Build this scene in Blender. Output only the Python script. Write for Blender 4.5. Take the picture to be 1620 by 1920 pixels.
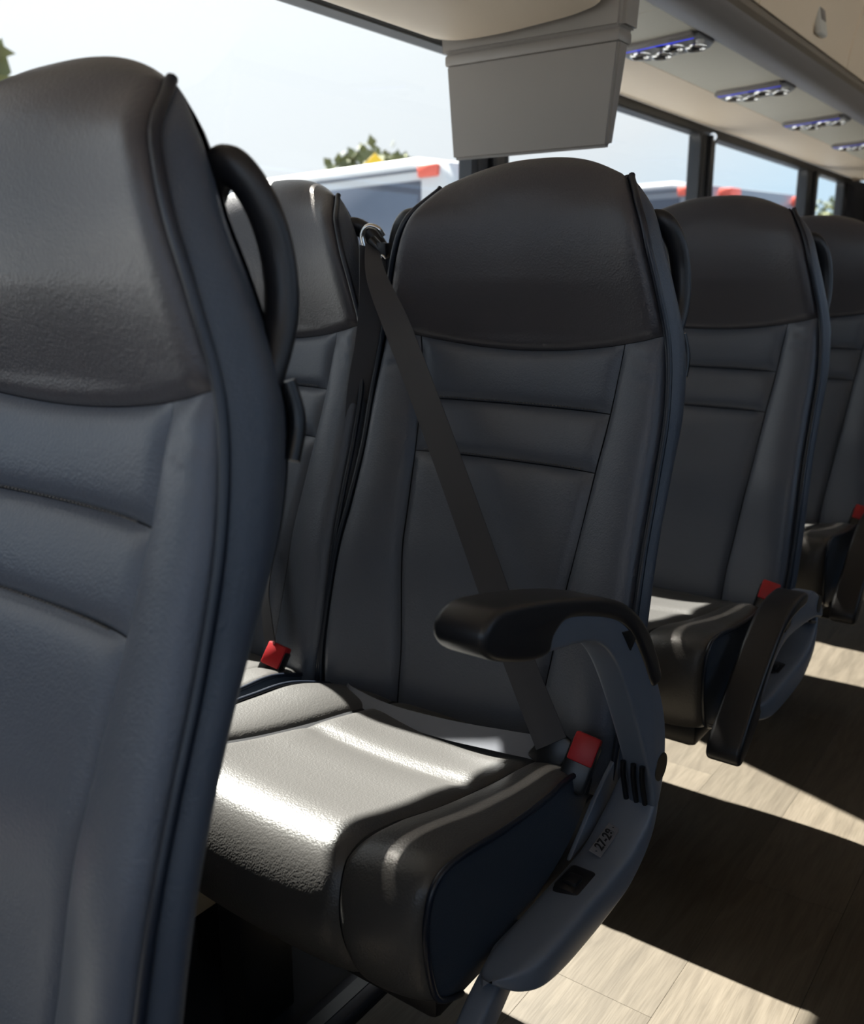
import bpy, bmesh, math, random
import numpy as np
from mathutils import Vector, Matrix
random.seed(4)
SC = bpy.context.scene
COL = SC.collection
for o in list(bpy.data.objects): bpy.data.objects.remove(o)

# ------------------------------------------------------------------ camera, sky, sun, exposure
EYE = 1.06
PITCH = math.radians(13.8829)
YAW = math.radians(35.9546)
cam_d = bpy.data.cameras.new('camera'); cam = bpy.data.objects.new('camera', cam_d); COL.objects.link(cam)
cam.location = (0, 0, EYE)
cam.rotation_euler = (math.pi/2 - PITCH, 0, YAW)
cam_d.sensor_fit = 'HORIZONTAL'; cam_d.sensor_width = 36.0
cam_d.lens = 1760.0/1620.0*36.0
cam_d.clip_start = 0.05; cam_d.clip_end = 400
cam_d.dof.use_dof = True; cam_d.dof.focus_distance = 1.22; cam_d.dof.aperture_fstop = 6.5
SC.camera = cam

SUN_T = 1.20          # fall per metre travelled across the bus
SUN_A = -0.35         # drift along the bus per metre travelled across it
sun_dir = Vector((1.0, SUN_A, -SUN_T)).normalized()
sd = bpy.data.lights.new('sun', 'SUN'); sun = bpy.data.objects.new('sun', sd); COL.objects.link(sun)
sd.energy = 31.0; sd.angle = math.radians(0.55); sd.color = (1.0, 0.93, 0.82)
sun.location = (-12, 4, 14)
sun.rotation_euler = sun_dir.to_track_quat('-Z', 'Y').to_euler()

W = bpy.data.worlds.new('sky'); SC.world = W; W.use_nodes = True
wn = W.node_tree.nodes; wl = W.node_tree.links; wn.clear()
wo = wn.new('ShaderNodeOutputWorld'); bg = wn.new('ShaderNodeBackground')
tc = wn.new('ShaderNodeTexCoord')
dp = wn.new('ShaderNodeVectorMath'); dp.operation = 'DOT_PRODUCT'
dp.inputs[1].default_value = tuple(-sun_dir)
rp = wn.new('ShaderNodeValToRGB')
rp.color_ramp.elements[0].position = 0.0; rp.color_ramp.elements[0].color = (0.56, 0.72, 0.95, 1)
rp.color_ramp.elements[1].position = 1.0; rp.color_ramp.elements[1].color = (1.0, 1.0, 0.98, 1)
e = rp.color_ramp.elements.new(0.44); e.color = (0.54, 0.675, 0.77, 1)
e = rp.color_ramp.elements.new(0.56); e.color = (0.69, 0.70, 0.705, 1)
wl.new(tc.outputs['Generated'], dp.inputs[0]); wl.new(dp.outputs['Value'], rp.inputs[0])
wl.new(rp.outputs[0], bg.inputs[0]); bg.inputs[1].default_value = 1.34
wl.new(bg.outputs[0], wo.inputs[0])

SC.view_settings.view_transform = 'Standard'; SC.view_settings.look = 'None'
SC.view_settings.exposure = 0.0; SC.view_settings.gamma = 1.0
SC.view_settings.use_curve_mapping = False

# ------------------------------------------------------------------ materials
MAT = {}
def mat(name, col, rough=0.5, metal=0.0, bump=None, vary=None, coat=0.0, spec=0.5, emit=None, sheen=0.0):
    m = bpy.data.materials.new(name); m.use_nodes = True
    nt = m.node_tree; b = nt.nodes['Principled BSDF']
    b.inputs['Base Color'].default_value = (*col, 1); b.inputs['Roughness'].default_value = rough
    b.inputs['Metallic'].default_value = metal; b.inputs['Coat Weight'].default_value = coat
    b.inputs['Specular IOR Level'].default_value = spec
    b.inputs['Sheen Weight'].default_value = sheen
    if emit: b.inputs['Emission Color'].default_value = (*emit[0], 1); b.inputs['Emission Strength'].default_value = emit[1]
    tcn = nt.nodes.new('ShaderNodeTexCoord')
    if vary:
        sc_, amt = vary
        n = nt.nodes.new('ShaderNodeTexNoise'); n.inputs['Scale'].default_value = sc_; n.inputs['Detail'].default_value = 4
        mx = nt.nodes.new('ShaderNodeMix'); mx.data_type = 'RGBA'
        mx.inputs[6].default_value = tuple(c*(1-amt) for c in col)+(1,)
        mx.inputs[7].default_value = tuple(min(1, c*(1+amt)) for c in col)+(1,)
        nt.links.new(tcn.outputs['Object'], n.inputs['Vector']); nt.links.new(n.outputs['Fac'], mx.inputs[0])
        nt.links.new(mx.outputs[2], b.inputs['Base Color'])
    if bump:
        kind, sc_, st, dist = bump
        if kind == 'leather':
            v = nt.nodes.new('ShaderNodeTexVoronoi'); v.inputs['Scale'].default_value = sc_
            v.feature = 'SMOOTH_F1'
            n = nt.nodes.new('ShaderNodeTexNoise'); n.inputs['Scale'].default_value = sc_*0.45; n.inputs['Detail'].default_value = 3
            ad = nt.nodes.new('ShaderNodeMath'); ad.operation = 'ADD'
            nt.links.new(tcn.outputs['Object'], v.inputs['Vector']); nt.links.new(tcn.outputs['Object'], n.inputs['Vector'])
            nt.links.new(v.outputs['Distance'], ad.inputs[0]); nt.links.new(n.outputs['Fac'], ad.inputs[1]); h = ad.outputs[0]
        else:
            n = nt.nodes.new('ShaderNodeTexNoise'); n.inputs['Scale'].default_value = sc_; n.inputs['Detail'].default_value = 3
            nt.links.new(tcn.outputs['Object'], n.inputs['Vector']); h = n.outputs['Fac']
        bm_ = nt.nodes.new('ShaderNodeBump'); bm_.inputs['Strength'].default_value = st; bm_.inputs['Distance'].default_value = dist
        nt.links.new(h, bm_.inputs['Height']); nt.links.new(bm_.outputs[0], b.inputs['Normal'])
    MAT[name] = m
    return m
L_HEAD = mat('dark leather', (0.062, 0.058, 0.065), 0.38, bump=('leather', 420, 0.32, 0.0010), vary=(6, 0.1), spec=0.5)
L_BODY = mat('slate leather', (0.084, 0.096, 0.122), 0.39, bump=('leather', 420, 0.32, 0.0010), vary=(6, 0.1), spec=0.5)
L_CUSH = mat('cushion leather', (0.070, 0.067, 0.064), 0.38, bump=('leather', 420, 0.32, 0.0010), vary=(6, 0.08), spec=0.5)
L_SIDE = mat('side vinyl', (0.030, 0.040, 0.056), 0.45, bump=('leather', 500, 0.2, 0.0008), spec=0.4)
L_WING = mat('wing leather', (0.060, 0.072, 0.094), 0.42, bump=('leather', 420, 0.3, 0.001), spec=0.5)
L_PIPE = mat('piping', (0.010, 0.014, 0.024), 0.35)
L_CORE = mat('seam shadow cloth', (0.006, 0.006, 0.008), 0.9)
THREAD = mat('stitch thread', (0.10, 0.095, 0.09), 0.8)
P_SHELL = mat('black shell plastic', (0.012, 0.012, 0.014), 0.4, bump=('noise', 300, 0.1, 0.0005))
P_PAD = mat('soft black pad', (0.016, 0.016, 0.018), 0.38)
P_ARM = mat('slate plastic', (0.135, 0.16, 0.205), 0.42, bump=('noise', 700, 0.15, 0.0004))
P_BLACK = mat('black plastic', (0.008, 0.008, 0.009), 0.3)
M_DARK = mat('black steel', (0.012, 0.012, 0.013), 0.4, metal=0.3)
RED = mat('red button', (0.42, 0.008, 0.012), 0.45, bump=('noise', 900, 0.15, 0.0004))
CHROME = mat('chrome', (0.75, 0.74, 0.72), 0.15, metal=1.0)
BELT = mat('grey webbing', (0.042, 0.043, 0.050), 0.55, spec=0.5)
BELT2 = mat('pale webbing', (0.10, 0.105, 0.125), 0.5)
PLATE = mat('plate aluminium', (0.13, 0.13, 0.14), 0.4)
INK = mat('black ink', (0.004, 0.004, 0.004), 0.5)
BEIGE = mat('beige panel', (0.80, 0.665, 0.51), 0.5, bump=('noise', 400, 0.08, 0.0004))
BEIGE2 = mat('pale green grey panel', (0.66, 0.625, 0.53), 0.5, bump=('noise', 400, 0.08, 0.0004))
DOORB = mat('beige locker door', (0.68, 0.56, 0.42), 0.5)
GREYB = mat('grey rail', (0.20, 0.18, 0.172), 0.45)
BRNB = mat('warm grey rail lip', (0.16, 0.13, 0.10), 0.45)
MONI = mat('taupe monitor plastic', (0.25, 0.225, 0.20), 0.45, bump=('noise', 500, 0.08, 0.0004))
BLKF = mat('black window rubber', (0.012, 0.012, 0.014), 0.45)
BLUE = mat('blue film with added glow', (0.02, 0.03, 0.5), 0.4, emit=((0.02, 0.04, 0.9), 0.9))  # film strip given a glow of its own to keep it bright
VENTG = mat('vent grey', (0.20, 0.20, 0.21), 0.4)
PALE = mat('pale grey plastic', (0.55, 0.54, 0.50), 0.4)
WALLD = mat('dark side lining', (0.03, 0.03, 0.033), 0.7)
WALLB = mat('grey side lining', (0.20, 0.19, 0.18), 0.7)
DARKFL = mat('dark floor vinyl', (0.022, 0.024, 0.030), 0.6)
ALU = mat('seat rail metal', (0.10, 0.10, 0.11), 0.35, metal=0.7)
HEAT = mat('pale heater casing', (0.42, 0.35, 0.24), 0.5)
BW = mat('white coach paint', (0.62, 0.62, 0.62), 0.3)
BG = mat('tinted coach glass with sky reflection', (0.28, 0.38, 0.52), 0.15, spec=0.8)  # tint brightened so the colour carries the sky's reflection
BD = mat('dark coach trim', (0.07, 0.08, 0.11), 0.4)
BD2 = mat('grey coach paint', (0.22, 0.23, 0.26), 0.4)
BR = mat('red marker lens', (0.75, 0.12, 0.08), 0.4)
TYRE = mat('tyre', (0.02, 0.02, 0.02), 0.8)
GRND = mat('grey asphalt yard', (0.22, 0.225, 0.235), 0.9, vary=(0.6, 0.08))
LEAF = mat('olive foliage', (0.14, 0.15, 0.06), 0.8, vary=(3, 0.4))
BARK = mat('bark', (0.10, 0.07, 0.05), 0.9)
YEL = mat('yellow sign', (0.9, 0.55, 0.02), 0.5)

def wood_mat():
    m = bpy.data.materials.new('oak vinyl plank'); m.use_nodes = True; nt = m.node_tree; b = nt.nodes['Principled BSDF']
    t = nt.nodes.new('ShaderNodeTexCoord'); oi = nt.nodes.new('ShaderNodeObjectInfo')
    ad = nt.nodes.new('ShaderNodeVectorMath'); ad.operation = 'ADD'
    ml = nt.nodes.new('ShaderNodeMath'); ml.operation = 'MULTIPLY'; ml.inputs[1].default_value = 37.0
    nt.links.new(oi.outputs['Random'], ml.inputs[0]); nt.links.new(t.outputs['Object'], ad.inputs[0]); nt.links.new(ml.outputs[0], ad.inputs[1])
    mp = nt.nodes.new('ShaderNodeMapping'); mp.inputs['Scale'].default_value = (30, 4.0, 1)
    nt.links.new(ad.outputs[0], mp.inputs[0])
    n1 = nt.nodes.new('ShaderNodeTexNoise'); n1.inputs['Scale'].default_value = 1.0; n1.inputs['Detail'].default_value = 7; n1.inputs['Distortion'].default_value = 1.6
    nt.links.new(mp.outputs[0], n1.inputs['Vector'])
    mp2 = nt.nodes.new('ShaderNodeMapping'); mp2.inputs['Scale'].default_value = (420, 16, 1)
    nt.links.new(ad.outputs[0], mp2.inputs[0])
    n2 = nt.nodes.new('ShaderNodeTexNoise'); n2.inputs['Scale'].default_value = 1.0; n2.inputs['Detail'].default_value = 3
    nt.links.new(mp2.outputs[0], n2.inputs['Vector'])
    r = nt.nodes.new('ShaderNodeValToRGB')
    r.color_ramp.elements[0].position = 0.3; r.color_ramp.elements[0].color = (0.086, 0.070, 0.051, 1)
    r.color_ramp.elements[1].position = 0.68; r.color_ramp.elements[1].color = (0.128, 0.106, 0.079, 1)
    nt.links.new(n1.outputs['Fac'], r.inputs[0])
    mx = nt.nodes.new('ShaderNodeMix'); mx.data_type = 'RGBA'; mx.blend_type = 'MULTIPLY'; mx.inputs[0].default_value = 0.5
    r2 = nt.nodes.new('ShaderNodeValToRGB'); r2.color_ramp.elements[0].position = 0.35; r2.color_ramp.elements[0].color = (0.6, 0.57, 0.52, 1)
    r2.color_ramp.elements[1].position = 0.6
    nt.links.new(n2.outputs['Fac'], r2.inputs[0]); nt.links.new(r.outputs[0], mx.inputs[6]); nt.links.new(r2.outputs[0], mx.inputs[7])
    hv = nt.nodes.new('ShaderNodeHueSaturation'); mr = nt.nodes.new('ShaderNodeMapRange')
    mr.inputs[3].default_value = 0.9; mr.inputs[4].default_value = 1.08
    nt.links.new(oi.outputs['Random'], mr.inputs[0]); nt.links.new(mr.outputs[0], hv.inputs['Value'])
    nt.links.new(mx.outputs[2], hv.inputs['Color']); nt.links.new(hv.outputs[0], b.inputs['Base Color'])
    b.inputs['Roughness'].default_value = 0.5
    bm_ = nt.nodes.new('ShaderNodeBump'); bm_.inputs['Strength'].default_value = 0.15; bm_.inputs['Distance'].default_value = 0.001
    nt.links.new(n2.outputs['Fac'], bm_.inputs['Height']); nt.links.new(bm_.outputs[0], b.inputs['Normal'])
    return m
WOOD = wood_mat()

def glass_mat():
    m = bpy.data.materials.new('window glass'); m.use_nodes = True; nt = m.node_tree; nt.nodes.clear()
    o = nt.nodes.new('ShaderNodeOutputMaterial'); mx = nt.nodes.new('ShaderNodeMixShader')
    tr = nt.nodes.new('ShaderNodeBsdfTransparent'); tr.inputs[0].default_value = (0.95, 0.98, 1.0, 1)
    gl = nt.nodes.new('ShaderNodeBsdfGlossy'); gl.inputs['Roughness'].default_value = 0.02; gl.inputs[0].default_value = (0.9, 0.95, 1, 1)
    mx.inputs[0].default_value = 0.04
    nt.links.new(tr.outputs[0], mx.inputs[1]); nt.links.new(gl.outputs[0], mx.inputs[2]); nt.links.new(mx.outputs[0], o.inputs[0])
    return m
GLASS = glass_mat()

# ------------------------------------------------------------------ helpers
def link(name, me, m, parent=None, kind=None):
    o = bpy.data.objects.new(name, me); COL.objects.link(o)
    if m is not None and not me.materials: me.materials.append(m)
    if parent is not None: o.parent = parent
    if kind: o['kind'] = kind
    return o
def tag(o, label, cat=None, group=None):
    o['label'] = label
    if cat: o['category'] = cat
    if group: o['group'] = group
    return o
def empty(name, loc=(0, 0, 0), rz=0.0):
    o = bpy.data.objects.new(name, None); COL.objects.link(o); o.location = loc; o.rotation_euler = (0, 0, rz)
    o.empty_display_size = 0.1
    return o
def smooth(me, ang=None):
    me.polygons.foreach_set('use_smooth', [True]*len(me.polygons)); me.update()
    if ang is not None: me.set_sharp_from_angle(angle=math.radians(ang))
def grid_me(name, P, flip=False):
    """P: (n, m, 3) array of points -> smooth quad sheet"""
    n, m = P.shape[:2]
    idx = np.arange(n*m).reshape(n, m)
    a, b, c, d = idx[:-1, :-1].ravel(), idx[1:, :-1].ravel(), idx[1:, 1:].ravel(), idx[:-1, 1:].ravel()
    F = np.stack([a, b, c, d] if not flip else [a, d, c, b], 1)
    me = bpy.data.meshes.new(name); me.from_pydata(P.reshape(-1, 3).tolist(), [], F.tolist()); smooth(me)
    return me
def bm_me(name, bm, sm=None):
    me = bpy.data.meshes.new(name); bmesh.ops.recalc_face_normals(bm, faces=bm.faces[:]); bm.to_mesh(me); bm.free()
    if sm is not None: smooth(me, sm)
    return me
def box(bm, lo, hi, rot=None, bev=0.0, seg=2):
    r = bmesh.ops.create_cube(bm, size=1.0); vs = r['verts']
    c = [(a+b)/2 for a, b in zip(lo, hi)]; s = [abs(b-a) for a, b in zip(lo, hi)]
    bmesh.ops.scale(bm, vec=s, verts=vs)
    if bev > 0:
        es = list({ed for v in vs for ed in v.link_edges})
        g = bmesh.ops.bevel(bm, geom=es, offset=bev, segments=seg, affect='EDGES', profile=0.5)
        vs = list({v for f in g['faces'] for v in f.verts} | {v for v in vs if v.is_valid})
    if rot: bmesh.ops.rotate(bm, cent=(0, 0, 0), matrix=rot, verts=vs)
    bmesh.ops.translate(bm, vec=c, verts=vs)
    return vs
def box_me(name, lo, hi, bev=0.0, rot=None, seg=2):
    bm = bmesh.new(); box(bm, lo, hi, rot, bev, seg)
    return bm_me(name, bm, 35)
def prism(bm, pts, axis, a, b, bev=0.0, seg=3):
    """closed outline extruded along an axis from a to b; pts are the two other coordinates in order"""
    def mk(p, t):
        if axis == 0: return (t, p[0], p[1])
        if axis == 1: return (p[0], t, p[1])
        return (p[0], p[1], t)
    v0 = [bm.verts.new(mk(p, a)) for p in pts]; v1 = [bm.verts.new(mk(p, b)) for p in pts]
    n = len(pts); fs = [bm.faces.new(v0[::-1]), bm.faces.new(v1)]
    for i in range(n): fs.append(bm.faces.new([v0[i], v0[(i+1) % n], v1[(i+1) % n], v1[i]]))
    bmesh.ops.recalc_face_normals(bm, faces=fs)
    if bev > 0:
        es = [ed for f in fs[:2] for ed in f.edges]
        bmesh.ops.bevel(bm, geom=es, offset=bev, segments=seg, affect='EDGES', profile=0.5, clamp_overlap=True)
def catmull(pts, n, closed=False):
    P = np.array(pts, float); N = len(P); out = []
    rng = range(N if closed else N-1)
    for i in rng:
        if closed: p0, p1, p2, p3 = P[(i-1) % N], P[i], P[(i+1) % N], P[(i+2) % N]
        else: p0, p1, p2, p3 = P[max(i-1, 0)], P[i], P[i+1], P[min(i+2, N-1)]
        for k in range(n):
            t = k/n
            out.append(0.5*((2*p1)+(-p0+p2)*t+(2*p0-5*p1+4*p2-p3)*t*t+(-p0+3*p1-3*p2+p3)*t**3))
    if not closed: out.append(P[-1])
    return np.array(out)
def tube_P(path, r, ns=10, flat=None, up=(0, 0, 1)):
    """tube along a path; r scalar or list; flat=(ry) squash"""
    P = np.array(path, float); n = len(P)
    T = np.gradient(P, axis=0); T /= np.linalg.norm(T, axis=1)[:, None]
    R = np.full(n, r) if np.isscalar(r) else np.array(r)
    rings = []; u = np.array(up, float)
    for i in range(n):
        a = np.cross(T[i], u); a /= max(np.linalg.norm(a), 1e-9); b = np.cross(a, T[i])
        th = np.linspace(0, 2*math.pi, ns+1)
        k = 1.0 if flat is None else flat
        rings.append(P[i]+R[i]*(np.outer(np.cos(th), a)+k*np.outer(np.sin(th), b)))
    return np.array(rings)
def tube_me(name, path, r, ns=10, flat=None, up=(0, 0, 1)):
    rings = tube_P(path, r, ns, flat, up)[:, :-1]
    n, m = rings.shape[:2]
    fs = []
    for i in range(n-1):
        for j in range(m):
            fs.append((i*m+j, i*m+(j+1) % m, (i+1)*m+(j+1) % m, (i+1)*m+j))
    fs.append(tuple(range(m))[::-1]); fs.append(tuple((n-1)*m+j for j in range(m)))
    me = bpy.data.meshes.new(name); me.from_pydata(rings.reshape(-1, 3).tolist(), [], fs)
    bm = bmesh.new(); bm.from_mesh(me); bmesh.ops.recalc_face_normals(bm, faces=bm.faces[:]); bm.to_mesh(me); bm.free()
    smooth(me, 60)
    return me
def copy_tree(o, parent=None):
    c = o.copy(); COL.objects.link(c)
    if parent is not None: c.parent = parent
    for ch in o.children: copy_tree(ch, c)
    return c
def interp(q, xs, ys): return np.interp(q, xs, ys)
def spl(xs, ys):
    """smooth monotone-ish interpolation of a table (dense catmull then linear)"""
    P = catmull(np.stack([xs, ys], 1), 8)
    X, Yv = P[:, 0], P[:, 1]
    return lambda q: np.interp(q, X, Yv)

# ------------------------------------------------------------------ the room: bus shell
XW = -1.62      # window side wall
XR = 1.12       # other wall
Y0, Y1 = -1.7, 8.0
Z_SILL, Z_TOP = 0.86, 1.681
fl = link('floor', box_me('floor', (XW-0.05, Y0, -0.06), (XR+0.05, Y1, -0.006)), DARKFL, kind='structure')
tag(fl, 'dark vinyl subfloor under the seats with pale oak planks down the aisle')
# oak planks
pw = 0.18; ncol = 6; x_start = -0.80
base_pl = {}
for c in range(ncol):
    xa = x_start + c*pw
    y = Y0 + 0.05 + (c*0.43) % 1.2 - 1.2
    while y < Y1:
        ya, yb = max(y, Y0), min(y+1.2, Y1)
        if yb-ya > 0.05:
            key = round(yb-ya, 3)
            if key not in base_pl:
                base_pl[key] = box_me('plank', (0.00015, 0, -0.006), (pw-0.00015, key-0.0003, 0.0), bev=0.0003, seg=1)
                base_pl[key].materials.append(WOOD)
            p = link('plank', base_pl[key], WOOD, fl); p.location = (xa, ya, 0)
        y += 1.2
fl.location.z = -0.04
rail = link('seat_rail', box_me('seat_rail', (-0.868, Y0, -0.006), (-0.810, Y1, 0.012), bev=0.003), ALU, fl)
# groove down the rail
link('rail_groove', box_me('rail_groove', (-0.850, Y0, 0.0122), (-0.828, Y1, 0.0135)), P_BLACK, rail)

def wall_sheet(name, xa, xb, label):
    bm = bmesh.new()
    box(bm, (xa, Y0, -0.10), (xb, Y1, Z_SILL))
    o = link(name, bm_me(name, bm), WALLB, kind='structure'); tag(o, label); return o
wl_ = wall_sheet('wall_left', XW-0.06, XW, 'grey lining below the long side windows')
wr_ = wall_sheet('wall_right', XR, XR+0.06, 'grey lining below the windows across the aisle')
# header above the windows
link('header', box_me('header', (XW-0.06, Y0, Z_TOP), (XW+0.012, Y1, Z_TOP+0.037), bev=0.004), BLKF, wl_)
link('header', box_me('header', (XR-0.012, Y0, Z_TOP), (XR+0.06, Y1, Z_TOP+0.037), bev=0.004), BLKF, wr_)
def bus_windows(xg, side, start_n):
    pil = [-0.95, 0.79, 2.523, 4.31, 6.05, 7.4]
    hw = [0.1, 0.1, 0.104, 0.092, 0.12, 0.25]
    n = start_n
    for i in range(len(pil)-1):
        ya, yb = pil[i]+hw[i], pil[i+1]-hw[i+1]
        if i == 4: yb = 6.79
        # rounded frame
        w = empty('window_%d' % n, (xg, (ya+yb)/2, Z_SILL)); w['kind'] = 'structure'
        w['label'] = 'fixed coach side window with rounded black frame'
        bm = bmesh.new()
        H = Z_TOP-Z_SILL; hy = (yb-ya)/2; t = 0.05; r = 0.05
        def rr(hy_, z0, z1, r, k=5):
            pts = []
            for (cy_, cz_, a0) in ((hy_-r, z1-r, 0), (-hy_+r, z1-r, 90), (-hy_+r, z0+r, 180), (hy_-r, z0+r, 270)):
                for j in range(k+1):
                    a = math.radians(a0+90*j/k); pts.append((cy_+r*math.cos(a), cz_+r*math.sin(a)))
            return pts
        inn = rr(hy, 0.0, H-0.004, 0.035); out = rr(hy+0.04, -0.04, H+0.02, 0.001)
        xs = (-0.03, 0.008)
        vi = [[bm.verts.new((x, p[0], p[1])) for p in inn] for x in xs]
        vo = [[bm.verts.new((x, p[0], p[1])) for p in out] for x in xs]
        N = len(inn)
        for j in range(N):
            k = (j+1) % N
            bm.faces.new([vi[1][j], vo[1][j], vo[1][k], vi[1][k]]); bm.faces.new([vi[0][j], vi[0][k], vo[0][k], vo[0][j]])
            bm.faces.new([vi[0][j], vi[1][j], vi[1][k], vi[0][k]]); bm.faces.new([vo[0][j], vo[0][k], vo[1][k], vo[1][j]])
        link('window_frame', bm_me('window_frame', bm), BLKF, w)
        link('glass_pane', box_me('glass_pane', (-0.022, -hy-0.01, -0.01), (-0.018, hy+0.01, H+0.01)), GLASS, w)
        n += 1
    # pillars
    for i in range(len(pil)):
        a, b = pil[i]-hw[i], pil[i]+hw[i]
        if i == 5: a, b = 6.83, Y1
        if side < 0: p = box_me('pillar', (xg-0.06, a+0.03, Z_SILL), (xg+0.012, b-0.03, Z_TOP), bev=0.004)
        else: p = box_me('pillar', (xg-0.012, a+0.03, Z_SILL), (xg+0.06, b-0.03, Z_TOP), bev=0.004)
        o = link('pillar', p, BLKF, wl_ if side < 0 else wr_)
        if side < 0:
            g = box_me('pillar_trim', (xg+0.0125, (a+b)/2-0.012, Z_SILL), (xg+0.03, (a+b)/2+0.012, Z_TOP), bev=0.003)
            link('pillar_trim', g, P_SHELL, o)
    return n
nn = bus_windows(XW, -1, 1)
bus_windows(XR, 1, nn)
# small round pale cap with added glow at the header over the second pillar
bm = bmesh.new(); bmesh.ops.create_uvsphere(bm, u_segments=16, v_segments=10, radius=0.017)
cap = link('round_cap', bm_me('round_cap', bm, 60), mat('pale cap with added glow', (0.8, 0.85, 0.9), 0.4, emit=((0.8, 0.9, 1.0), 0.7)), wl_); cap.location = (XW+0.02, 4.33, Z_TOP-0.004); cap['label'] = 'small pale round cap on the black header'
# end walls
ce = link('ceiling', box_me('ceiling', (XW-0.06, Y0, 2.2), (XR+0.06, Y1, 2.25)), BEIGE, kind='structure'); tag(ce, 'beige coach ceiling above the luggage racks')
wb = link('wall_back', box_me('wall_back', (XW-0.06, Y1, -0.10), (XR+0.06, Y1+0.05, 2.2)), WALLD, kind='structure'); tag(wb, 'dark end wall of the coach behind the last row')
wf = link('wall_front', box_me('wall_front', (XW-0.06, Y0-0.05, -0.10), (XR+0.06, Y0, 0.9)), WALLB, kind='structure'); tag(wf, 'low grey front bulkhead below the windscreen')

# ------------------------------------------------------------------ luggage rack with its underside
XS, ZS = -1.27, 1.688      # seam between cove and service panel
XB, ZB = -1.02, 1.703     # where the rail begins
YE = 7.0
def strip(name, prof, ya, yb, m, parent, thick=0.012, label=None, ny=2):
    """profile in x,z swept along y, given a real thickness above it"""
    P = np.array(prof, float); bm = bmesh.new()
    d = np.gradient(P, axis=0); nrm = np.stack([-d[:, 1], d[:, 0]], 1); nrm /= np.linalg.norm(nrm, axis=1)[:, None]
    if nrm[:, 1].mean() < 0: nrm = -nrm
    Q = P+nrm*thick
    loop = list(map(tuple, P))+list(map(tuple, Q[::-1]))
    prism(bm, loop, 1, ya, yb)
    o = link(name, bm_me(name, bm, 30), m, parent)
    if label: o['label'] = label
    return o
rack = empty('luggage_rack', (-1.2, 2.5, 1.75)); tag(rack, 'beige overhead luggage rack running above the window seats', 'luggage rack')
def in_rack(o): o.location = -Vector(rack.location); return o
cove = catmull([(XW+0.012, 1.717), (XW+0.10, 1.700), (XW+0.22, 1.690), (XS, ZS)], 6)
in_rack(strip('cove_panel', cove, Y0+.02, YE, BEIGE, rack, label='smooth beige cove above the windows'))
# service panel split into lengths
ye = [Y0+.02, -0.80, 0.83, 2.36, 3.97, 5.2, YE]
for a, b in zip(ye[:-1], ye[1:]):
    in_rack(strip('service_panel', [(XS+0.001, ZS+0.001), ((XS+XB)/2, (ZS+ZB)/2-0.002), (XB, ZB)], a+0.0015, b-0.0015, BEIGE2, rack))
railp = catmull([(XB-0.008, ZB-0.001), (-0.99, 1.688), (-0.95, 1.681), (-0.92, 1.685), (-0.897, 1.702), (-0.884, 1.718)], 6)
in_rack(strip('edge_rail', railp, Y0+.02, YE, GREYB, rack, 0.014, label='grey rounded edge rail of the rack'))
in_rack(strip('rail_lip', [(-0.889, 1.712), (-0.876, 1.724), (-0.874, 1.738)], Y0+.02, YE, BRNB, rack, 0.01))
in_rack(strip('black_gap', [(-0.888, 1.726), (-0.885, 1.756)], Y0+.02, YE, BLKF, rack, 0.006))
# locker doors
doorprof = catmull([(-0.870, 1.742), (-0.862, 1.81), (-0.845, 1.89), (-0.815, 1.99), (-0.77, 2.10), (-0.71, 2.198)], 6)
dy = [Y0+.02, -0.17, 0.76, 1.69, 2.62, 3.55, 4.48, 5.41, 6.34, YE]
for i, (a, b) in enumerate(zip(dy[:-1], dy[1:])):
    dr = in_rack(strip('locker_door', doorprof, a+0.003, b-0.003, DOORB, rack, 0.015))
    bm = bmesh.new()
    yc_ = (a+b)/2+0.06
    box(bm, (-0.012, -0.036, -0.042), (0.008, 0.036, 0.042), bev=0.007)
    lt = link('door_latch', bm_me('door_latch', bm, 40), PALE, dr); lt.location = (-0.858, yc_, 1.805); lt.rotation_euler = (0, -0.2, 0)
    bm = bmesh.new(); box(bm, (0.0060, -0.024, -0.002), (0.0105, 0.024, 0.032), bev=0.003)
    # latch button is joined to the latch by sitting on it
    lb = bm_me('latch_button', bm, 40); lb.materials.append(GREYB)
    o = link('latch_button', lb, GREYB, rack); o.location = Vector((-0.858, yc_, 1.805))-Vector(rack.location); o.rotation_euler = (0, -0.2, 0)
link('end_cap', box_me('end_cap', (XW-(-1.2), YE-2.5, 1.70-1.75), (-0.875+1.2, YE+0.02-2.5, 2.19-1.75), bev=0.01), BEIGE, rack)
# matching rack across the aisle (out of view, shades the cabin as the real one does)
rack2 = link('unseen_rack_panel', box_me('lrp', (0.45, Y0+.02, 1.73), (XR-0.012, YE, 2.19), bev=0.04), BEIGE)
rack2.name = 'unseen_luggage_rack'; tag(rack2, 'plain beige luggage rack, unseen, added across the aisle to block window light', 'luggage rack')

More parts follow.
